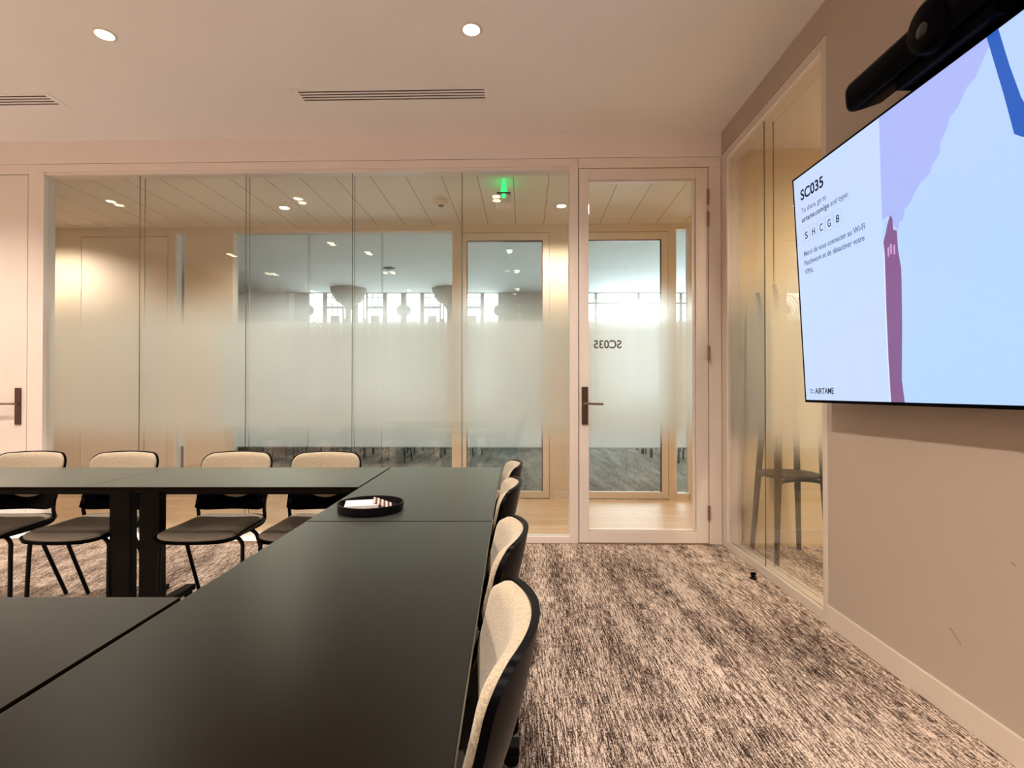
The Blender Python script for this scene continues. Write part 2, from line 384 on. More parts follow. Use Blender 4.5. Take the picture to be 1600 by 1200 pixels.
# ================================================================== SETTING
def st(name, mb, m, mtx=None, **k): return S(mb.obj(name, m, matrix=mtx, **k))
st('floor', MB().box(-5.4, 4.8, -3.5, 4.0, -0.06, 0.0), M['carpet'])
fc = st('floor_hallway', MB().box(-8.2, 5.4, 0.0, 1.64, -0.06, 0.004), M['oak'], MBK)
st('floor_far_room', MB().box(-8, 8, 5.60, 11.2, -0.06, 0.002), M['carpet2'])
st('ceiling', MB().box(-5.4, 1.75, -3.5, 4.2, CEIL, CEIL+0.1), M['ceiling'])
st('ceiling_hallway', MB().box(-8.2, 5.4, 0.10, 1.74, 2.96, 3.06), M['hallceil'], MBK)
st('ceiling_far_room', MB().box(-8, 8, 5.70, 11.15, 3.235, 3.33), M['farceil'])
st('ceiling_side_room', MB().box(1.68, 4.8, -3.5, 3.96, 2.98, 3.08), M['ceiling'])
st('wall_left', MB().box(-5.4, -5.3, -3.5, 4.15, 0, CEIL), M['wall'])
st('wall_front', MB().box(-5.4, 4.8, -3.5, -3.4, 0, CEIL), M['wall'])
# back wall: bulkhead over the partition + strip left of the solid door
st('wall_back', MB().box(-5.45, 1.60, 0.0, 0.12, 2.9415, CEIL).box(-5.45, -4.87, 0, 0.12, 0, 2.938), M['wall'], MBK)
st('gap_filler_back', MB().box(-4.87, 1.57, 0.014, 0.11, 2.934, 2.946), M['slotdark'], MBK)  # dark filler added in the shadow gap between bulkhead and frame
# right wall: drywall beside the camera and bulkhead above the glass
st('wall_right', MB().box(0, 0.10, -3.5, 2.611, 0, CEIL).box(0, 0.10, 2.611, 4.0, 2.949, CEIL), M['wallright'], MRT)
st('gap_filler_right', MB().box(0.012, 0.09, 2.605, 2.62, 0, 2.955).box(0.012, 0.09, 2.62, 3.97, 2.943, 2.955), M['slotdark'], MRT)  # dark filler added in the shadow gaps around the right glass frame
st('baseboard_right', MB().box(-0.013, 0, -3.4, 2.615, 0, 0.10), M['frameright'], MRT, bevel=0.003)

# ---- window_1: frame and ten panes of the double-skin glass partition
U = [-3.668, -2.927, -2.082, -1.243, -0.390, 0.439]
w1 = S(empty('window_1', matrix=MBK.copy()))
fr = MB().box(-3.795, -3.719, 0, 0.12, 0, 2.938).box(-3.719, 0.502, 0.0, 0.12, 2.878, 2.938).box(0.439, 0.505, 0.0, 0.12, 0, 2.878).box(-3.668, 0.439, 0.0, 0.10, 0, 0.052)
o = fr.obj('partition_frame', M['frame'], w1, bevel=0.0015)
bd = MB().box(-3.719, -3.668, -0.004, 0.10, 0, 2.876).box(-3.668, 0.439, 0.006, 0.10, 2.856, 2.877)
bd.obj('glazing_bead', M['bead'], w1)
def panes(parent, spans, y0s, z0, z1, axis='u', film=None, filmidx=0, edge=True):
    for li, y in enumerate(y0s):
        for (a, b) in spans:
            a2, b2 = a+0.0018, b-0.0018
            g = MB(); 
            if axis == 'u': g.box(a2, b2, y, y+0.008, z0, z1)
            else: g.box(y, y+0.008, a2, b2, z0, z1)
            p = g.obj('glass_pane', M['glass'], parent)
            if film and li == filmidx:
                f = MB()
                if axis == 'u': f.quad((a2, y+0.0095, z0), (b2, y+0.0095, z0), (b2, y+0.0095, z1), (a2, y+0.0095, z1))
                else: f.quad((y+0.0095, a2, z0), (y+0.0095, b2, z0), (y+0.0095, b2, z1), (y+0.0095, a2, z1))
                f.obj('frost_film', film, p)
        if edge:
            for (a, b) in spans[:-1]:
                g = MB()
                if axis == 'u': g.box(b-0.0012, b+0.0012, y+0.001, y+0.007, z0, z1)
                else: g.box(y+0.001, y+0.007, b-0.0012, b+0.0012, z0, z1)
                g.obj('glass_joint', M['edgeglass'], parent)
panes(w1, list(zip(U[:-1], U[1:])), (0.03, 0.085), 0.052, 2.857, film=M['film'])

# ---- door_1: glazed door
d1 = S(empty('door_1', matrix=MBK.copy()))
MB().box(0.505, 1.585, 0.0, 0.12, 2.862, 2.938).box(1.492, 1.585, 0.0, 0.12, 0, 2.862).obj('door_frame', M['frame'], d1, bevel=0.0015)
MB().box(0.500, 0.512, 0.045, 0.12, 0, 2.87).box(1.486, 1.496, 0.045, 0.12, 0, 2.87).box(0.5, 1.49, 0.045, 0.12, 2.855, 2.87).obj('door_rebate', M['slotdark'], d1)
lf = MB().box(0.511, 0.585, 0.0, 0.045, 0.010, 2.856).box(1.396, 1.486, 0.0, 0.045, 0.010, 2.856).box(0.585, 1.396, 0, 0.045, 2.774, 2.856).box(0.585, 1.396, 0, 0.045, 0.010, 0.094)
leaf = lf.obj('door_leaf', M['leaf'], d1, bevel=0.0015)
MB().box(0.588, 1.393, 0.012, 0.04, 2.757, 2.770).box(1.378, 1.391, 0.012, 0.04, 0.098, 2.757).box(0.588, 1.393, 0.012, 0.04, 0.097, 0.108).obj('glazing_bead', M['bead'], d1)
panes(d1, [(0.588, 1.380)], (0.022,), 0.10, 2.76, film=M['film'], edge=False)
text_mesh('room_number', 'SC035', 0.086, M['letter'], d1, (0.838, 0.0309, 1.489), (math.radians(90), 0, math.radians(180)), width=0.212, bold=0.0018, thick=0.0002)
def door_handle(u0, u1, z0, z1, zl, lx, par, sgn):
    h = MB().box(u0, u1, -0.010, -0.001, z0, z1).obj('handle_plate', M['bronze'], par, bevel=0.003)
    MB().tube([((u0+u1)/2-0.004*sgn, -0.008, zl), ((u0+u1)/2-0.004*sgn, -0.040, zl), ((u0+u1)/2, -0.056, zl), ((u0+u1)/2+0.018*sgn, -0.062, zl), (lx, -0.062, zl-0.003)], 0.0085, 12, sub=5).obj('door_handle', M['lever'], h, smooth=50)
door_handle(0.530, 0.578, 0.905, 1.192, 1.065, 0.686, d1, 1)
for (z0, z1) in ((2.575, 2.69), (2.408, 2.52), (1.387, 1.499), (0.185, 0.295)):
    MB().tube([(1.4865, -0.008, z0), (1.4865, -0.008, z1)], 0.0085, 10).obj('hinge', M['lever'], d1, smooth=40)

# ---- door_2: solid door at the left edge
d2 = S(empty('door_2', matrix=MBK.copy()))
MB().box(-4.87, -4.80, 0, 0.12, 0, 2.938).box(-4.80, -3.795, 0, 0.12, 2.862, 2.938).obj('door_frame', M['frame'], d2, bevel=0.0015)
MB().box(-4.81, -3.79, 0.05, 0.12, 0, 2.87).obj('door_rebate', M['slotdark'], d2)
MB().box(-4.795, -3.800, 0.0, 0.045, 0.010, 2.856).obj('door_leaf', M['leaf'], d2, bevel=0.0015)
door_handle(-3.886, -3.838, 0.897, 1.185, 1.061, -4.03, d2, -1)

# ---- window_2: glass partition on the right
w2 = S(empty('window_2', matrix=MRT.copy()))
MB().box(0, 0.10, 2.615, 2.66, 0, 2.945).box(0, 0.10, 3.885, 3.975, 0, 2.945).box(0, 0.10, 2.66, 3.885, 2.895, 2.945).box(0, 0.10, 2.66, 3.885, 0, 0.052).obj('partition_frame', M['frameright'], w2, bevel=0.0015)
MB().box(0.004, 0.10, 3.865, 3.885, 0.052, 2.89).box(0.004, 0.10, 2.66, 3.885, 2.872, 2.895).obj('glazing_bead', M['bead'], w2)
panes(w2, [(2.66, 3.322), (3.322, 3.866)], (0.018, 0.075), 0.052, 2.875, axis='v', film=M['film'])

# ---- hallway
WF = 1.638
hw = MB()
for a, b in ((-8.2, -4.83), (-3.775, -3.745), (-3.614, -3.106), (-0.672, -0.625), (0.402, 0.642), (1.670, 1.698), (1.861, 5.4)):
    hw.box(a, b, WF, WF+0.10, 0, 2.905)
hw.box(-8.2, 5.4, WF, WF+0.10, 2.905, 2.96)
st('wall_hallway', hw, M['hallwall'], MBK)
bb = MB()
for a, b in ((-8.2, -4.83), (-3.614, -3.106), (0.402, 0.642), (1.861, 5.4)): bb.box(a, b, WF-0.012, WF, 0.004, 0.085)
st('baseboard_hallway', bb, M['hallleaf'], MBK)
st('wall_hallway_end', MB().box(-8.3, -8.2, -0.1, 1.8, 0, 3.0).box(5.4, 5.5, -0.1, 1.8, 0, 3.0), M['hallwall'], MBK)
st('wall_hallway_near', MB().box(-8.2, -5.40, 0.0, 0.12, 0, 3.0).box(1.60, 5.4, -0.02, 0.12, 0, 3.1), M['sidewall'], MBK)
# solid hallway door
d3 = S(empty('door_3', matrix=MBK.copy()))
MB().box(-4.83, -4.788, WF, WF+.1, 0, 2.905).box(-3.815, -3.775, WF, WF+.1, 0, 2.905).box(-4.788, -3.815, WF, WF+.1, 2.862, 2.905).obj('door_frame', M['hallwall'], d3)
MB().box(-4.80, -3.80, WF+0.04, WF+.1, 0, 2.88).obj('door_rebate', M['slotdark'], d3)
MB().box(-4.782, -3.821, WF, WF+0.04, 0.012, 2.855).obj('door_leaf', M['hallleaf'], d3, bevel=0.001)
def glazed_door(name, a, b, g0, g1):
    d = S(empty(name, matrix=MBK.copy()))
    MB().box(a-0.044, a-0.004, WF, WF+.1, 0, 2.905).box(b+0.004, b+0.045, WF, WF+.1, 0, 2.905).box(a-0.004, b+0.004, WF, WF+.1, 2.872, 2.905).obj('door_frame', M['hallwall'], d)
    MB().box(a-0.01, a+0.0, WF+.03, WF+.1, 0, 2.88).box(b, b+0.01, WF+.03, WF+.1, 0, 2.88).box(a, b, WF+.03, WF+.1, 2.864, 2.88).obj('door_rebate', M['slotdark'], d)
    MB().box(a, g0, WF-.004, WF+.04, 0.014, 2.866).box(g1, b, WF-.004, WF+.04, 0.014, 2.866).box(g0, g1, WF-.004, WF+.04, 2.787, 2.866).box(g0, g1, WF-.004, WF+.04, 0.014, 0.085).obj('door_leaf', M['hallleaf'], d, bevel=0.0015)
    MB().box(g0, g0+0.008, WF+.006, WF+.04, 0.085, 2.787).box(g1-0.008, g1, WF+.006, WF+.04, 0.085, 2.787).box(g0, g1, WF+.006, WF+.04, 2.777, 2.787).obj('glazing_bead', M['bronze'], d)
    panes(d, [(g0+.006, g1-.006)], (WF+0.02,), 0.085, 2.78, film=M['film2'], edge=False)
glazed_door('door_4', -0.581, 0.357, -0.532, 0.288)
glazed_door('door_5', 0.688, 1.626, 0.742, 1.558)
def hall_window(name, xs, ys, z0=0.045, film=True):
    o = S(empty(name, matrix=MBK.copy()))
    a, b = xs[0], xs[-1]
    MB().box(a-.005, a+.012, WF, WF+.1, 0, 2.905).box(b-.012, b+.005, WF, WF+.1, 0, 2.905).box(a, b, WF, WF+.1, 2.893, 2.905).box(a, b, WF, WF+.1, 0, z0).obj('window_frame', M['hallleaf'], o)
    panes(o, list(zip(xs[:-1], xs[1:])), ys, z0, 2.893, film=M['film2'] if film else None)
hall_window('window_3', [-3.740, -3.619], (WF+.05,), 0.07)
hall_window('window_4', [-3.101, -2.275, -1.463, -0.677], (WF+.03, WF+.07))
hall_window('window_5', [1.703, 1.857], (WF+.05,), 0.07)

# ---- far room: side walls and the daylit window wall
st('wall_far_side', MB().box(-8.0, -7.9, 5.6, 11.2, 0, 3.3).box(7.9, 8.0, 5.6, 11.2, 0, 3.3).box(-8, 8, 5.80, 5.86, 2.97, 3.3), M['farwall'])
YF = 11.0
KF = 1.17                      # one unit of the facade module
TOPF = 3.225; SILL = 0.85
farw = MB().box(-8, -4.68, YF, YF+.12, 0, 3.3).box(-4.574, -4.30, YF, YF+.12, 0, 3.3).box(-0.275, 1.569, YF, YF+.12, 0, 3.3).box(5.73, 8, YF, YF+.12, 0, 3.3)
farw.box(-4.68, 5.73, YF, YF+.12, TOPF, 3.3).box(-4.68, 5.73, YF, YF+.12, 0, SILL)
st('wall_far', farw, M['farwall'])
st('trim_1', MB().box(-4.68, -4.574, YF-.02, YF+.12, 0, TOPF), M['hallceil'])
def ring(mb, cx, cz, r, x0, x1, t=0.016, a0=0, a1=2*math.pi, n=28, z0=SILL, z1=TOPF):
    for k in range(n):
        p = []
        for a in (a0+(a1-a0)*k/n, a0+(a1-a0)*(k+1)/n): p.append((cx+r*math.cos(a), cz+r*math.sin(a)))
        if all(x0 <= q[0] <= x1 and z0 <= q[1] <= z1 for q in p): mb.tube([(p[0][0], YF+.05, p[0][1]), (p[1][0], YF+.05, p[1][1])], t/2, 4)
def bay(name, xc):
    o = S(empty(name))
    m = MB()
    for s in (-1, 1):
        X = lambda d0, d1: (min(xc+s*d0*KF, xc+s*d1*KF), max(xc+s*d0*KF, xc+s*d1*KF))
        def bx(d0, d1, z0, z1, y=0.03): m.box(*X(d0, d1), YF+.05-y, YF+.05+y, z0, z1)
        for d0, d1 in ((0, .05), (.145, .165), (.20, .225), (.505, .575), (.825, .874)): bx(d0, d1, SILL, TOPF)
        for d in (0.318, 0.412): bx(d-.006, d+.006, SILL, TOPF, .012)
        for z in (2.51, 2.545, 2.87, 3.00, 3.145, 2.0, 1.6, 1.2): bx(0.225, 0.505, z-.007, z+.007, .012)
        bx(0.225, 0.505, 2.905, 2.955, .012)
        bx(0.285, 0.435, SILL, 2.75); bx(0.145, 0.225, SILL, 2.69)
        lim = X(0.575, 0.825)
        for r in (0.19, 0.255, 0.325): ring(m, xc+s*0.874*KF, 2.87, r, *lim)
        for r in (0.36, 0.29, 0.22): ring(m, xc+s*0.874*KF, 2.38, r, *lim, a0=0, a1=math.pi)
        ring(m, xc+s*0.60*KF, 3.23, 0.14, *lim); ring(m, xc+s*0.874*KF, 3.33, 0.24, *lim)
        m.lathe([(0, -.02), (.115, -.02), (.115, .02), (0, .02)], (xc+s*0.84*KF, YF+.05, 2.87), 24, 'y')
        for z in (1.9, 1.4, 1.1): ring(m, xc+s*0.874*KF, z, 0.29, *lim)
    m.obj('iron_grille', M['iron'], o)
    cp = MB().lathe([(0.0, 0.0), (0.055, 0.0), (0.055, 2.80), (0.10, 2.87), (0.15, 2.93), (0.25, 2.98), (0.29, 3.06), (0.35, 3.18), (0.36, 3.235), (0, 3.235)], (xc, YF-.40, 0), 28)
    return cp.obj('column', M['farwall'], smooth=40)
c1 = bay('window_6', -3.306); c2 = bay('window_7', -1.261)
tag(c1, 'grey column with flared stepped capital in far room, left of two', 'column', 'columns before the ironwork windows')
tag(c2, 'grey column with flared stepped capital in far room, right of two', 'column', 'columns before the ironwork windows')
w8 = S(empty('window_8'))
m8 = MB()
for x in (1.59, 1.767, 2.669, 3.557, 4.45, 5.34): m8.box(x-.025, x+.025, YF+.02, YF+.08, SILL, TOPF)
for z, t in ((3.14, .012), (3.02, .04)): m8.box(1.569, 5.73, YF+.03, YF+.07, z-t/2, z+t/2)
m8.obj('window_frame', M['iron'], w8)

# ---- side room behind the right glass
st('wall_side_room', MB().box(4.7, 4.8, -3.5, 4.0, 0, 3.1), M['sidewall'])
st('wall_side_room_back', MB().box(1.66, 4.8, 3.955, 3.985, 0, 3.0), M['sidewall'])
st('trim_2', MB().box(1.70, 4.7, 3.945, 3.955, 0.0, 0.092).box(1.70, 4.7, 3.951, 3.955, 2.855, 2.863).box(1.78, 4.0, 3.951, 3.955, 2.765, 2.775), M['bead'])

# ================================================================== LIGHT FITTINGS
def downlight(x, y, z, power, label, group, angle=134, blend=0.75, r=0.042, glow=None, color=WARM):
    o = empty('downlight', (x, y, z)); tag(o, label, 'light', group)
    MB().lathe([(r, -0.002), (r+0.004, -0.006), (r+0.016, -0.004), (r+0.018, 0.0), (r, 0.0)], n=36, closed=True).obj('trim_ring', M['whiteplastic'], o, smooth=50)
    MB().lathe([(0.0, -0.003), (r, -0.003), (r, 0.0), (0, 0)], n=36).obj('diffuser', glow or M['glow'], o)
    lamp(o, (0, 0, -0.045), power, color=color, angle=angle, blend=blend)
    return o
G = 'recessed downlights in the meeting room ceiling'
for x, y in [(-2.24, 2.87), (-0.22, 2.83), (-4.2, 2.90), (-4.2, .82), (-2.2, .82), (-.2, .82), (-4.2, -.4), (-2.2, -.4), (-.15, -.4), (-4.2, -1.9), (-2.3, -1.9), (-.2, -1.9)]:
    lab = {(-2.24, 2.87): 'recessed round downlight glowing above left end of far table row', (-0.22, 2.83): 'recessed round downlight glowing near ceiling air vent in the middle',
           (-4.2, 2.90): 'recessed round downlight over the solid door side, outside the left edge'}.get((x, y), 'recessed round downlight seen only as a reflection in the glass partition')
    downlight(x, y, CEIL, ROOM_W, lab, G)
G2 = 'downlights in the hallway ceiling'
downlight(-2.23, 5.13, 2.96, HALL_W, 'hallway downlight glowing behind glass, left of the smoke detector', G2, color=HALL_C, angle=150)
downlight(0.48, 5.08, 2.96, HALL_W, 'hallway downlight glowing beside the glazed door frame, right of the green sign', G2, color=HALL_C, angle=150)
downlight(-4.94, 5.2, 2.96, HALL_W, 'hallway downlight outside the left edge near the solid doors', G2, color=HALL_C, angle=150)
downlight(3.2, 5.0, 2.96, HALL_W, 'hallway downlight outside the view beyond the side room', G2, color=HALL_C, angle=150)
G3 = 'downlights in the side room ceiling'
for x, y in ((2.7, 2.9), (2.9, 1.2), (2.9, -1.0)):
    downlight(x, y, 2.98, SIDE_W, 'downlight in side room ceiling behind the television wall, out of view', G3, color=SIDE_C, angle=172, blend=1.0)

def vent(u, y, label):
    o = empty('ceiling_vent', (u, y, CEIL), -A_B); tag(o, label, 'vent', 'slot air vents in the ceiling')
    L, D = 0.61, 0.062
    f = MB().box(-L-.035, -L, -D-.02, D+.02, -.005, 0).box(L, L+.035, -D-.02, D+.02, -.005, 0)
    ys = [-D+i*(2*D)/4 for i in range(5)]
    for i, yy in enumerate(ys):
        if i in (0, 4): f.box(-L, L, yy-(.02 if i == 0 else .006), yy+(.006 if i == 0 else .02), -.005, 0)
        else: f.box(-L, L, yy-.007, yy+.007, -.005, 0)
    f.obj('vent_frame', M['ceiling'], o)
    for a, b in zip(ys[:-1], ys[1:]): MB().box(-L, L, a+.006, b-.006, -.0012, 0).obj('slot', M['slotdark'], o)
vent(-0.79, 3.455, 'white four-slot linear air vent in ceiling above middle of glass partition')
vent(-3.70, 3.53, 'white four-slot linear air vent in ceiling cut by the left edge')

o = empty('smoke_detector', (-0.67, 4.95, 2.96)); tag(o, 'round white smoke detector on hallway ceiling seen through glass', 'smoke detector')
MB().lathe([(0, -.045), (.035, -.045), (.05, -.035), (.062, -.02), (.07, -.006), (.07, 0)], n=30).obj('housing', M['whiteplastic'], o, smooth=50)
MB().lathe([(0, -.054), (.02, -.054), (.026, -.045), (0, -.045)], n=20).obj('sensor_cap', M['bronze'], o, smooth=50)
o = empty('ceiling_sensor', (-2.07, 8.82, 3.235)); tag(o, 'dark round fitting on bluish ceiling of the far room', 'ceiling fitting')
MB().lathe([(0, -.03), (.03, -.03), (.06, -.018), (.10, -.008), (.105, 0)], n=30).obj('housing', M['fardark'], o, smooth=50)

o = empty('exit_sign', (-0.07, 4.52, 2.96)); tag(o, 'green glowing emergency sign hanging edge-on from hallway ceiling behind glass', 'emergency sign')
MB().prism([(-.004, 0), (-.014, -.06), (-.030, -.12), (.030, -.12), (.014, -.06), (.004, 0)], -.10, .10).obj('sign_panel', M['green'], o)
MB().box(-.058, .058, -.11, .11, -.126, -.121).obj('sign_rim', M['slotdark'], o)
MB().box(-.066, .066, -.10, .10, -.205, -.127).obj('lamp_housing', M['whiteplastic'], o, bevel=0.012)
MB().lathe([(0, -.02), (.014, -.016), (.02, 0)], (0, 0, 0), 20, 'y').obj('indicator', M['green'], o).location = (0, -.10, -.15)

# ================================================================== TABLES
def make_table():
    r = empty('conference_table')
    MB().box(-.598, .598, -.2975, .2975, .722, .740).obj('tabletop', M['tabletop'], r, bevel=0.0012)
    for cx in (-.543, .506):
        lg = MB().box(cx-.052, cx+.052, .040, .092, .072, .700).box(cx-.03, cx+.03, -.18, .24, .696, .722).obj('leg', M['legblack'], r, bevel=0.004)
        MB().box(cx-.028, cx+.028, -.26, .385, .045, .074).obj('foot', M['legblack'], lg, bevel=0.004)
        for yy in (-.235, .36):
            c = MB().lathe([(0, -.012), (.020, -.012), (.024, -.007), (.024, .007), (.020, .012), (0, .012)], (cx, yy, .0245), 20, 'x').box(cx-.010, cx+.010, yy-.015, yy+.015, .030, .047)
            c.obj('castor', M['legblack'], lg, smooth=40)
    MB().box(-.49, .46, .05, .08, .64, .69).obj('crossbar', M['legblack'], r, bevel=0.003)
    return r
TABS = [(( -.3620, 2.2845), -math.pi/2, 'black tabletop at far right corner beneath the glass partition, with the round tray on it'),
        ((-.3620, 1.0835), -math.pi/2, 'black tabletop nearest the viewer, filling the lower middle'),
        ((-1.2675, 2.584), 0, 'black table in far row with two beige chairs behind it, joined to corner table'),
        ((-2.4642, 2.584), 0, 'black table in far row cut by left edge, two chairs behind it'),
        ((-1.2675, .767), math.pi, 'black table filling the lower left corner in front of the far row')]
tproto = make_table()
for i, ((x, y), rz, lab) in enumerate(TABS):
    t = tproto if i == 0 else copy_tree(tproto)
    t.location = (x, y, 0); t.rotation_euler = (0, 0, rz)
    tag(t, lab, 'table', 'black conference tables set in a ring')
tproto['label'] = 'black table at the right corner of the far row, behind the near table'

# ================================================================== CHAIRS
def back_y(z, x, w):
    t = (z-.50)/.31
    return .185+.095*t+.012*math.sin(t*math.pi)-0.056*(x/w)**2
def make_chair():
    r = empty('meeting_chair')
    w = .198
    # shell
    def col(x, zb0, zt0, rc, ww):
        ax = abs(x); dt = 0
        if ax > ww-rc: dt = rc-math.sqrt(max(0, rc*rc-(ax-(ww-rc))**2))
        return zb0, zt0-dt-.010*(x/ww)**2
    nu, nv = 61, 21
    F = []; B = []
    xs = [math.sin((i/(nu-1)-.5)*math.pi)*w for i in range(nu)]
    for j in range(nv):
        for x in xs:
            zb, zt = col(x, .497, .812, .055, w)
            zb += .02*(abs(x)/w)**8
            z = zb+(zt-zb)*j/(nv-1); k = .96+.04*min(1, (z-.497)/.2)
            y = back_y(z, x, w); F.append((x*k, y-.004, z)); B.append((x*k, y+.009, z))
    shell = MB().grid2(F, B, nu, nv).obj('backrest', M['blackplastic'], r, smooth=60, bevel=0)
    # cushion
    F = []; B = []; wi = .192; nu2, nv2 = 61, 21
    xs = [math.sin((i/(nu2-1)-.5)*math.pi)*wi for i in range(nu2)]
    for j in range(nv2):
        for x in xs:
            _, zt = col(x, 0, .807, .053, wi)
            zb = .560+3.0*x*x
            if abs(x) > wi-.03: zb = max(zb, .560+3.0*x*x)
            zb = min(zb, zt-.02)
            v = j/(nv2-1); z = zb+(zt-zb)*v; k = .96+.04*min(1, (z-.497)/.2)
            e = (1-(abs(x)/wi)**8)*(1-abs(2*v-1)**8)
            y = back_y(z, x, w)
            F.append((x*k, y-.010-.022*e**.5, z)); B.append((x*k, y-.003, z))
    MB().grid2(F, B, nu2, nv2).obj('back_cushion', M['pad'], shell, smooth=70)
    # seat
    nu3, nv3 = 29, 23
    def seat(inset, top):
        F = []; B = []
        for j in range(nv3):
            v = -1+2*j/(nv3-1)                     # -1 front, 1 rear
            v = math.sin(v*math.pi/2)
            y = -.015+v*(.225-inset)
            hw = (.208-.018*(v+1)/2-inset)
            e = max(0, abs(v)-.72)/.28
            hw2 = hw*(1-e*e*.30) if v < 0 else hw*(1-e*e*.16)
            for i in range(nu3):
                u = math.sin((i/(nu3-1)-.5)*math.pi)
                x = u*hw2
                yy = y-(0.022*(1-u*u) if v < -.3 else 0)*(-v)
                z = .448-.012*(1-u*u)*(1-v*v)+(-.035*max(0, -v-.45)**1.5 if v < 0 else .008*v)
                if top:
                    e2 = (1-abs(u)**8)*(1-abs(v)**8)
                    F.append((x, yy, z+.004+.020*e2**.5)); B.append((x, yy, z+.001))
                else:
                    F.append((x, yy, z)); B.append((x*.98, yy*.985, z-.014))
        return MB().grid2(F, B, nu3, nv3)
    sh = seat(0, False).obj('seat', M['blackplastic'], r, smooth=60)
    seat(.012, True).obj('seat_cushion', M['seatpad'], sh, smooth=70)
    # tube frame
    for s in (-1, 1):
        MB().tube([(s*.182, .158, .560), (s*.182, .152, .50), (s*.182, .158, .465), (s*.182, .145, .438), (s*.178, .10, .426), (s*.165, .02, .422), (s*.158, -.10, .422)], .0095, 12, sub=6).obj('back_upright', M['blackmetal'], r, smooth=60)
        MB().tube([(s*.10, -.13, .423), (s*.165, -.13, .423), (s*.200, -.135, .395), (s*.206, -.140, .33), (s*.212, -.150, .008)], .010, 12, sub=6).obj('leg', M['blackmetal'], r, smooth=60)
        MB().tube([(s*.10, .02, .420), (s*.160, .03, .420), (s*.188, .045, .392), (s*.194, .07, .33), (s*.205, .215, .008)], .010, 12, sub=6).obj('leg', M['blackmetal'], r, smooth=60)
    MB().tube([(-.16, -.12, .420), (.16, -.12, .420)], .008, 10).tube([(-.16, .03, .418), (.16, .03, .418)], .008, 10).obj('seat_frame', M['blackmetal'], r, smooth=60)
    return r
proto = make_chair()
GR = 'beige upholstered chairs around the tables'
CH = [(-2.735, 2.775, 3, 'beige upholstered chair in far row, leftmost, partly cut by left edge'),
      (-2.215, 2.775, -2, 'beige upholstered chair in far row, second from the left, beside table columns'),
      (-1.560, 2.775, 1, 'beige upholstered chair in far row, third from the left, right of table columns'),
      (-1.055, 2.770, 0, 'beige upholstered chair in far row, rightmost, next to the corner table'),
      (-.245, .840, -90, 'beige chair along right table side, nearest the viewer and largest'),
      (-.247, 1.345, -90, 'beige chair along right table side, second nearest the viewer'),
      (-.250, 2.026, -91, 'beige chair along right table side, third from the viewer'),
      (-.236, 2.550, -88, 'beige chair along right table side, farthest, by the glass partition')]
for i, (x, y, a, lab) in enumerate(CH):
    c = proto if i == 0 else copy_tree(proto)
    c.location = (x, y, 0); c.rotation_euler = (0, 0, math.radians(a)); tag(c, lab, 'chair', GR)

# ================================================================== TRAY
tx, ty, tz = -.496, 1.847, .740
t = empty('tray', (tx, ty, tz)); tag(t, 'round black tray with low rim, on the black table just behind the seam', 'tray')
MB().lathe([(0, .0), (.108, .0), (.112, .004), (.114, .028), (.110, .029), (.107, .008), (0, .006)], n=64).obj('tray_body', M['tray'], t, smooth=40)
o = MB().box(-.056, .056, -.050, .050, 0, .018).obj('notepad', M['paper'], bevel=0.001); o.location = (tx-.030, ty-.006, tz+.0085); o.rotation_euler = (0, 0, math.radians(14))
tag(o, 'white square block of note paper lying in the black tray', 'notepad')
for k in range(4):
    o = MB().box(-.010, .010, -.040, .040, 0, .0025).obj('sachet', M['packet'])
    o.location = (tx+.018+.015*k, ty+.004-.003*k, tz+.0300-.0045*k); o.rotation_euler = (math.radians(3), math.radians(14), math.radians(14))
    tag(o, 'thin maroon and pink striped sachet leaning in the black tray', 'sachet', 'striped sachets in the tray')

# ================================================================== TELEVISION
k = 1/math.sqrt(1+.0546**2)
MT = Matrix(((0, k, -.0546*k, 1.45), (-1, 0, 0, 2.591), (0, .0546*k, k, 1.103), (0, 0, 0, 1))) @ Matrix.Scale(0.9667, 4)
tv = empty('television', matrix=MT); tag(tv, 'large wall-mounted television showing pale blue welcome screen beside the glass', 'television')
TW, TH = 1.96, 1.137
MB().box(0, TW, 0.004, .042, 0, TH).obj('housing', M['blackplastic'], tv, bevel=0.003)
MB().box(0, .008, -.003, .006, 0, TH).box(TW-.008, TW, -.003, .006, 0, TH).box(0, TW, -.003, .006, 0, .013).box(0, TW, -.003, .006, TH-.008, TH).obj('bezel', M['blackplastic'], tv, bevel=0.001)
MB().box(.55, 1.4, .042, .125, .35, .75).obj('wall_mount', M['blackmetal'], tv)
scr = MB().box(.008, TW-.008, 0, .004, .013, TH-.008).obj('screen', M['scr_blue'], tv)
def flat(name, pts, m, lay):
    return MB().prism(pts, -.0004*lay-.0001, -.0004*lay+.0002).obj(name, m, scr)
flat('info_panel', [(.008, .013), (.603, .013), (.602, .19), (.607, .39), (.616, .74), (.631, TH-.008), (.008, TH-.008)], M['scr_panel'], 1)
flat('lavender_shape', [(.616, .73), (.648, .737), (.678, .69), (.693, .665), (.708, .70), (.721, .693), (.735, .735), (.759, .744), (.782, .770), (.805, .792), (.820, .80), (.858, .815), (.87, .84), (.902, .862), (.91, .90), (.938, .931), (.95, .96), (.985, .979), (1.02, 1.02), (1.054, 1.035), (1.094, 1.085), (1.129, TH-.008), (.632, TH-.008), (.617, .74)], M['scr_lav'], 1)
flat('lavender_corner', [(1.24, TH-.008), (1.21, 1.0), (1.25, .86), (1.32, .78), (1.5, .70), (1.7, .72), (TW-.008, .6), (TW-.008, TH-.008)], M['scr_lav'], 1)
flat('cobalt_stripe', [(1.099, TH-.008), (1.137, TH-.008), (1.164, 1.002), (1.192, .893), (1.23, .80), (1.20, .775), (1.186, .784), (1.165, .802), (1.141, .932)], M['scr_cobalt'], 2)
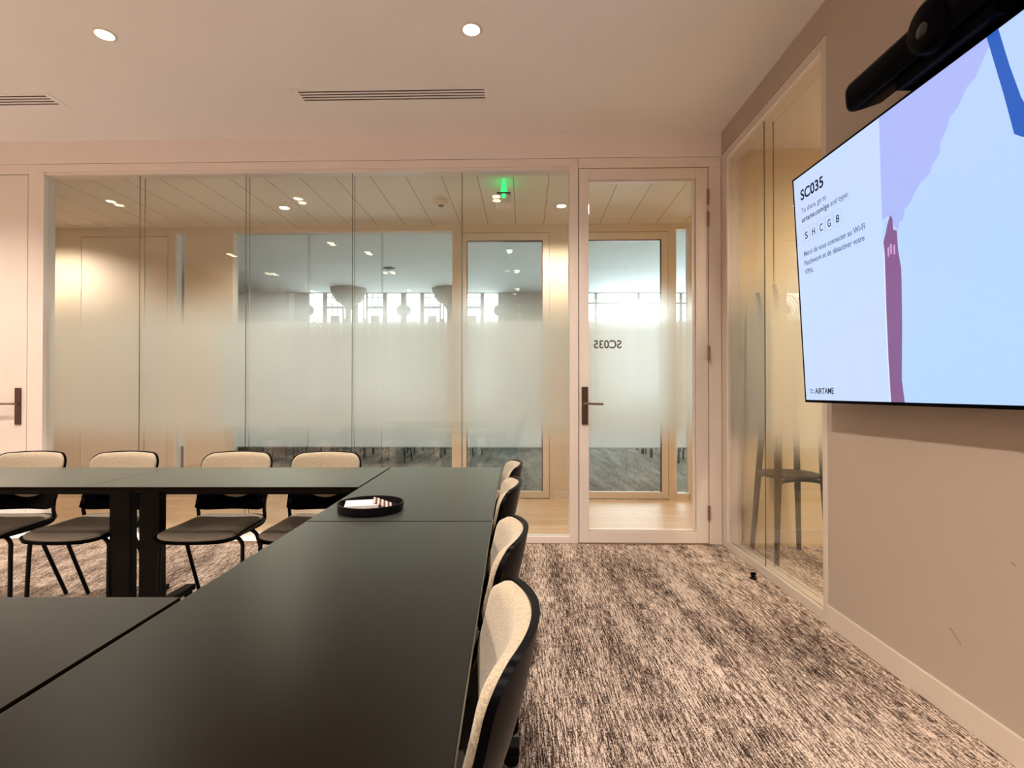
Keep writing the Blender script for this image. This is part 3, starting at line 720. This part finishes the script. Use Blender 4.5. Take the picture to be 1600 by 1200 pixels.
flat('white_line', [(.599, .013), (.606, .013), (.606, .19), (.611, .39), (.620, .64), (.616, .64), (.604, .39), (.599, .19)], M['scr_white'], 2)
flat('maroon_pencil', [(.606, .013), (.678, .013), (.670, .10), (.677, .181), (.688, .30), (.699, .47), (.701, .52), (.691, .593), (.690, .667), (.672, .676), (.672, .717), (.664, .735), (.656, .728), (.643, .705), (.634, .68), (.617, .645), (.620, .60), (.611, .388), (.606, .186)], M['scr_maroon'], 3)
for i, (x, z) in enumerate(((.640, .600), (.655, .606), (.672, .600))):
    flat('pink_mark', [(x-.004, z-.018), (x+.003, z-.020), (x+.006, z+.018), (x-.003, z+.016+.006*(i == 1))], M['scr_pink'], 4)
RX = (math.radians(90), 0, 0)
def tx_(name, s, x, z, width, size, m, bold=0.0): return text_mesh(name, s, size, m, scr, (x, -.0008, z), RX, width=width, bold=bold, thick=.0002)
tx_('room_title', 'SC035', .064, 1.010, .190, .070, M['scr_ink'], .0016)
tx_('share_text', 'To share, go to', .064, .944, .205, .036, M['scr_ink2'], .0003)
tx_('share_address', 'airtame.com/go', .064, .899, .222, .036, M['scr_ink'], .0003)
tx_('share_text', 'and type:', .298, .899, .126, .036, M['scr_ink2'], .0003)
for i, ch in enumerate('SHCG8'):
    x0 = .066+.062*i; x1 = x0+.056; z0, z1 = .795, .865; q = .0012
    MB().box(x0, x1, -.0009, -.0006, z0, z0+q).box(x0, x1, -.0009, -.0006, z1-q, z1).box(x0, x0+q, -.0009, -.0006, z0, z1).box(x1-q, x1, -.0009, -.0006, z0, z1).obj('code_box', M['scr_box'], scr)
    tx_('code_letter', ch, x0+.016, .812, .023, .048, M['scr_ink'], .0004)
tx_('notice_text', 'Merci de vous connecter au Wi-Fi', .064, .729, .452, .036, M['scr_ink2'], .0006)
tx_('notice_text', 'Patchwork et de désactiver votre', .064, .683, .445, .036, M['scr_ink2'], .0006)
tx_('notice_text', 'VPN.', .064, .638, .070, .036, M['scr_ink2'], .0006)
tx_('maker_name', 'AIRTAME', .090, .044, .150, .040, M['scr_ink'], .0006)
for dz in (0, .013):
    pts = [(.046+.034*i/8, -.0008, .050+dz+.0035*math.sin(i/8*2*math.pi)) for i in range(9)]
    MB().tube(pts, .0016, 5).obj('wave_mark', M['scr_ink'], scr)

# ---- video bar above the television
vb = empty('video_bar', (0, 1.643, 2.209)); vb.scale = (.9667, .9667, .9667); tag(vb, 'black rounded video conferencing bar with camera lens above the television', 'video bar')
prof = [(1.352, 2.335), (1.350, 2.372), (1.358, 2.392), (1.378, 2.404), (1.470, 2.412), (1.490, 2.402), (1.498, 2.380), (1.500, 2.345), (1.492, 2.322), (1.430, 2.300), (1.385, 2.287), (1.366, 2.290), (1.356, 2.305)]
cx = sum(p[0] for p in prof)/len(prof); cz = sum(p[1] for p in prof)/len(prof)
vs = []; ST = []
for i in range(9): a = i/8*math.pi/2; ST.append((-.46+.05*(1-math.sin(a)), .25+.75*math.sin(a) if i else .25))
ST = [(-.46+.055*(1-math.cos(a*math.pi/16)), math.sin(a*math.pi/16)*.999 if a else 0.05) for a in range(9)]
ST = ST+[(-s, q) for s, q in reversed(ST)]
for s, q in ST:
    for p in prof: vs.append((cx+(p[0]-cx)*q, s, cz+(p[1]-cz)*q-2.245))
n = len(prof); fs = []
for i in range(len(ST)-1):
    for j in range(n): fs.append((i*n+j, i*n+(j+1) % n, (i+1)*n+(j+1) % n, (i+1)*n+j))
fs += [tuple(range(n)), tuple((len(ST)-1)*n+j for j in range(n-1, -1, -1))]
MB().add(vs, fs).obj('bar_body', M['blackplastic'], vb, smooth=50)
hs = MB().lathe([(0, 0), (.060, 0), (.078, .010), (.086, .03), (.088, .13), (0, .13)], (1.333, 0, .102), 40, 'x').obj('camera_housing', M['blackplastic'], vb, smooth=40)
MB().lathe([(0, -.006), (.020, -.004), (.030, .001), (.036, .006), (.036, .012), (0, .012)], (1.335, 0, .085), 32, 'x').obj('lens', M['darkglass'], hs, smooth=50)
MB().box(1.39, 1.48, -.20, .20, .001, .075).box(1.44, 1.49, -.14, .14, -.006+.007, .03).obj('mounting_bracket', M['blackplastic'], vb, bevel=0.006)

# ================================================================== SMALL THINGS
o = empty('door_stop', (1.490, 3.25, 0)); tag(o, 'small black door stop on carpet near the right glass partition', 'door stop')
MB().lathe([(0, 0), (.020, 0), (.020, .006), (.014, .010), (.014, .024), (0, .026)], n=24).obj('stop_base', M['blackmetal'], o, smooth=40)
MB().lathe([(0, .040), (.013, .038), (.016, .032), (.016, .027), (.0, .026)], n=24).obj('rubber_buffer', M['blackplastic'], o, smooth=40)
o = MB()
for (y, z, l, a, th) in ((1.856, .293, .060, 38, .004), (1.635, .617, .018, 20, .003)):
    c, s_ = math.cos(math.radians(a)), math.sin(math.radians(a))
    o.add([(-.0004, y-l/2*c, z+l/2*s_*-1), (-.0004, y+l/2*c, z+l/2*s_), (-.0004, y+l/2*c, z+l/2*s_+th), (-.0004, y-l/2*c, z-l/2*s_+th)], [(0, 1, 2, 3)])
st('trim_3', o, M['scuff'], MRT)

# coat stand seen through the right glass
cs = empty('coat_stand', (1.93, 3.66, 0)); tag(cs, 'dark wooden stand with four splayed posts and oval shelf behind right glass', 'stand')
for bx_, by_, mx_, my_ in ((-.174, .19, -.125, .135), (-.18, -.18, -.145, -.15), (.17, .19, .125, .135), (.165, -.18, .135, -.15)):
    sg = -1 if bx_ < 0 else 1
    MB().tube([(bx_, by_, 0), (mx_+(bx_-mx_)*.35, my_+(by_-my_)*.35, .55), (mx_, my_, .9), (mx_, my_, 1.35), (mx_+sg*.01, my_, 1.75), (mx_+sg*.03, my_, 1.87)], [.016, .022, .020, .016, .014, .013], 12, sub=5).obj('post', M['stand'], cs, smooth=60)
pl = [(.185*math.cos(a)*(1+.12*abs(math.sin(2*a))), .18*math.sin(a)*(1+.12*abs(math.sin(2*a)))) for a in [2*math.pi*i/40 for i in range(40)]]
sh = MB().prism(pl, .570, .592, 'z').obj('shelf', M['stand'], cs, bevel=0.006)
MB().tube([(-.15, .15, .52), (-.13, .14, .55), (0, .14, .565), (.13, .14, .55), (.15, .15, .52)], .012, 8, sub=4).tube([(-.155, -.16, .52), (-.13, -.15, .55), (0, -.15, .565), (.13, -.15, .55), (.15, -.16, .52)], .012, 8, sub=4).obj('rail', M['stand'], cs, smooth=60)

# far-room furniture, silhouettes against the daylight
def far_chair():
    r = empty('desk_chair')
    MB().box(-.21, .21, -.2, .2, .43, .47).obj('seat', M['fardark'], r, bevel=.02)
    MB().box(-.19, .19, .18, .21, .52, .84).obj('backrest', M['fardark'], r, bevel=.012)
    for sx in (-1, 1):
        for sy in (-1, 1): MB().tube([(sx*.16, sy*.15, .44), (sx*.20, sy*.20, 0.003)], .012, 8).obj('leg', M['fardark'], r)
        MB().tube([(sx*.15, .15, .45), (sx*.15, .195, .6)], .011, 8).obj('back_post', M['fardark'], r)
    return r
def far_table():
    r = empty('desk'); MB().box(-.7, .7, -.35, .35, .715, .74).obj('tabletop', M['fardark'], r, bevel=.004)
    for sx in (-1, 1):
        for sy in (-1, 1): MB().box(sx*.66-.02, sx*.66+.02, sy*.3-.02, sy*.3+.02, .003, .715).obj('leg', M['fardark'], r)
    return r
fcp = far_chair(); GF = 'dark desk chairs in the far room'
for i, (x, y, a) in enumerate([(-4.3, 10.15, 10), (-3.7, 10.2, -12), (-3.7, 8.75, 170), (-4.3, 8.7, 190), (-2.2, 10.1, 8), (-1.6, 10.05, -15), (-1.9, 8.65, 175), (-.8, 9.5, 70), (2.7, 10.2, 10), (2.8, 8.7, 200), (3.5, 10.15, -30), (-2.9, 8.6, 140), (-2.95, 9.7, 30), (3.6, 8.75, 160)]):
    c = fcp if i == 0 else copy_tree(fcp)
    c.location = (x, y, 0); c.rotation_euler = (0, 0, math.radians(a))
    tag(c, 'dark desk chair in far room, legs showing against the daylit windows', 'chair', GF)
ftp = far_table(); tag(ftp, 'dark desk in far room, leftmost, standing before the ironwork windows', 'desk', 'dark desks in the far room')
ftp.location = (-4.0, 9.5, 0)
for (x, y, l) in ((-1.9, 9.4, 'dark desk in far room in the middle, seen under the frosted glass'), (3.1, 9.5, 'dark desk in far room seen through the right glazed doors')):
    c = copy_tree(ftp); c.location = (x, y, 0); c['label'] = l
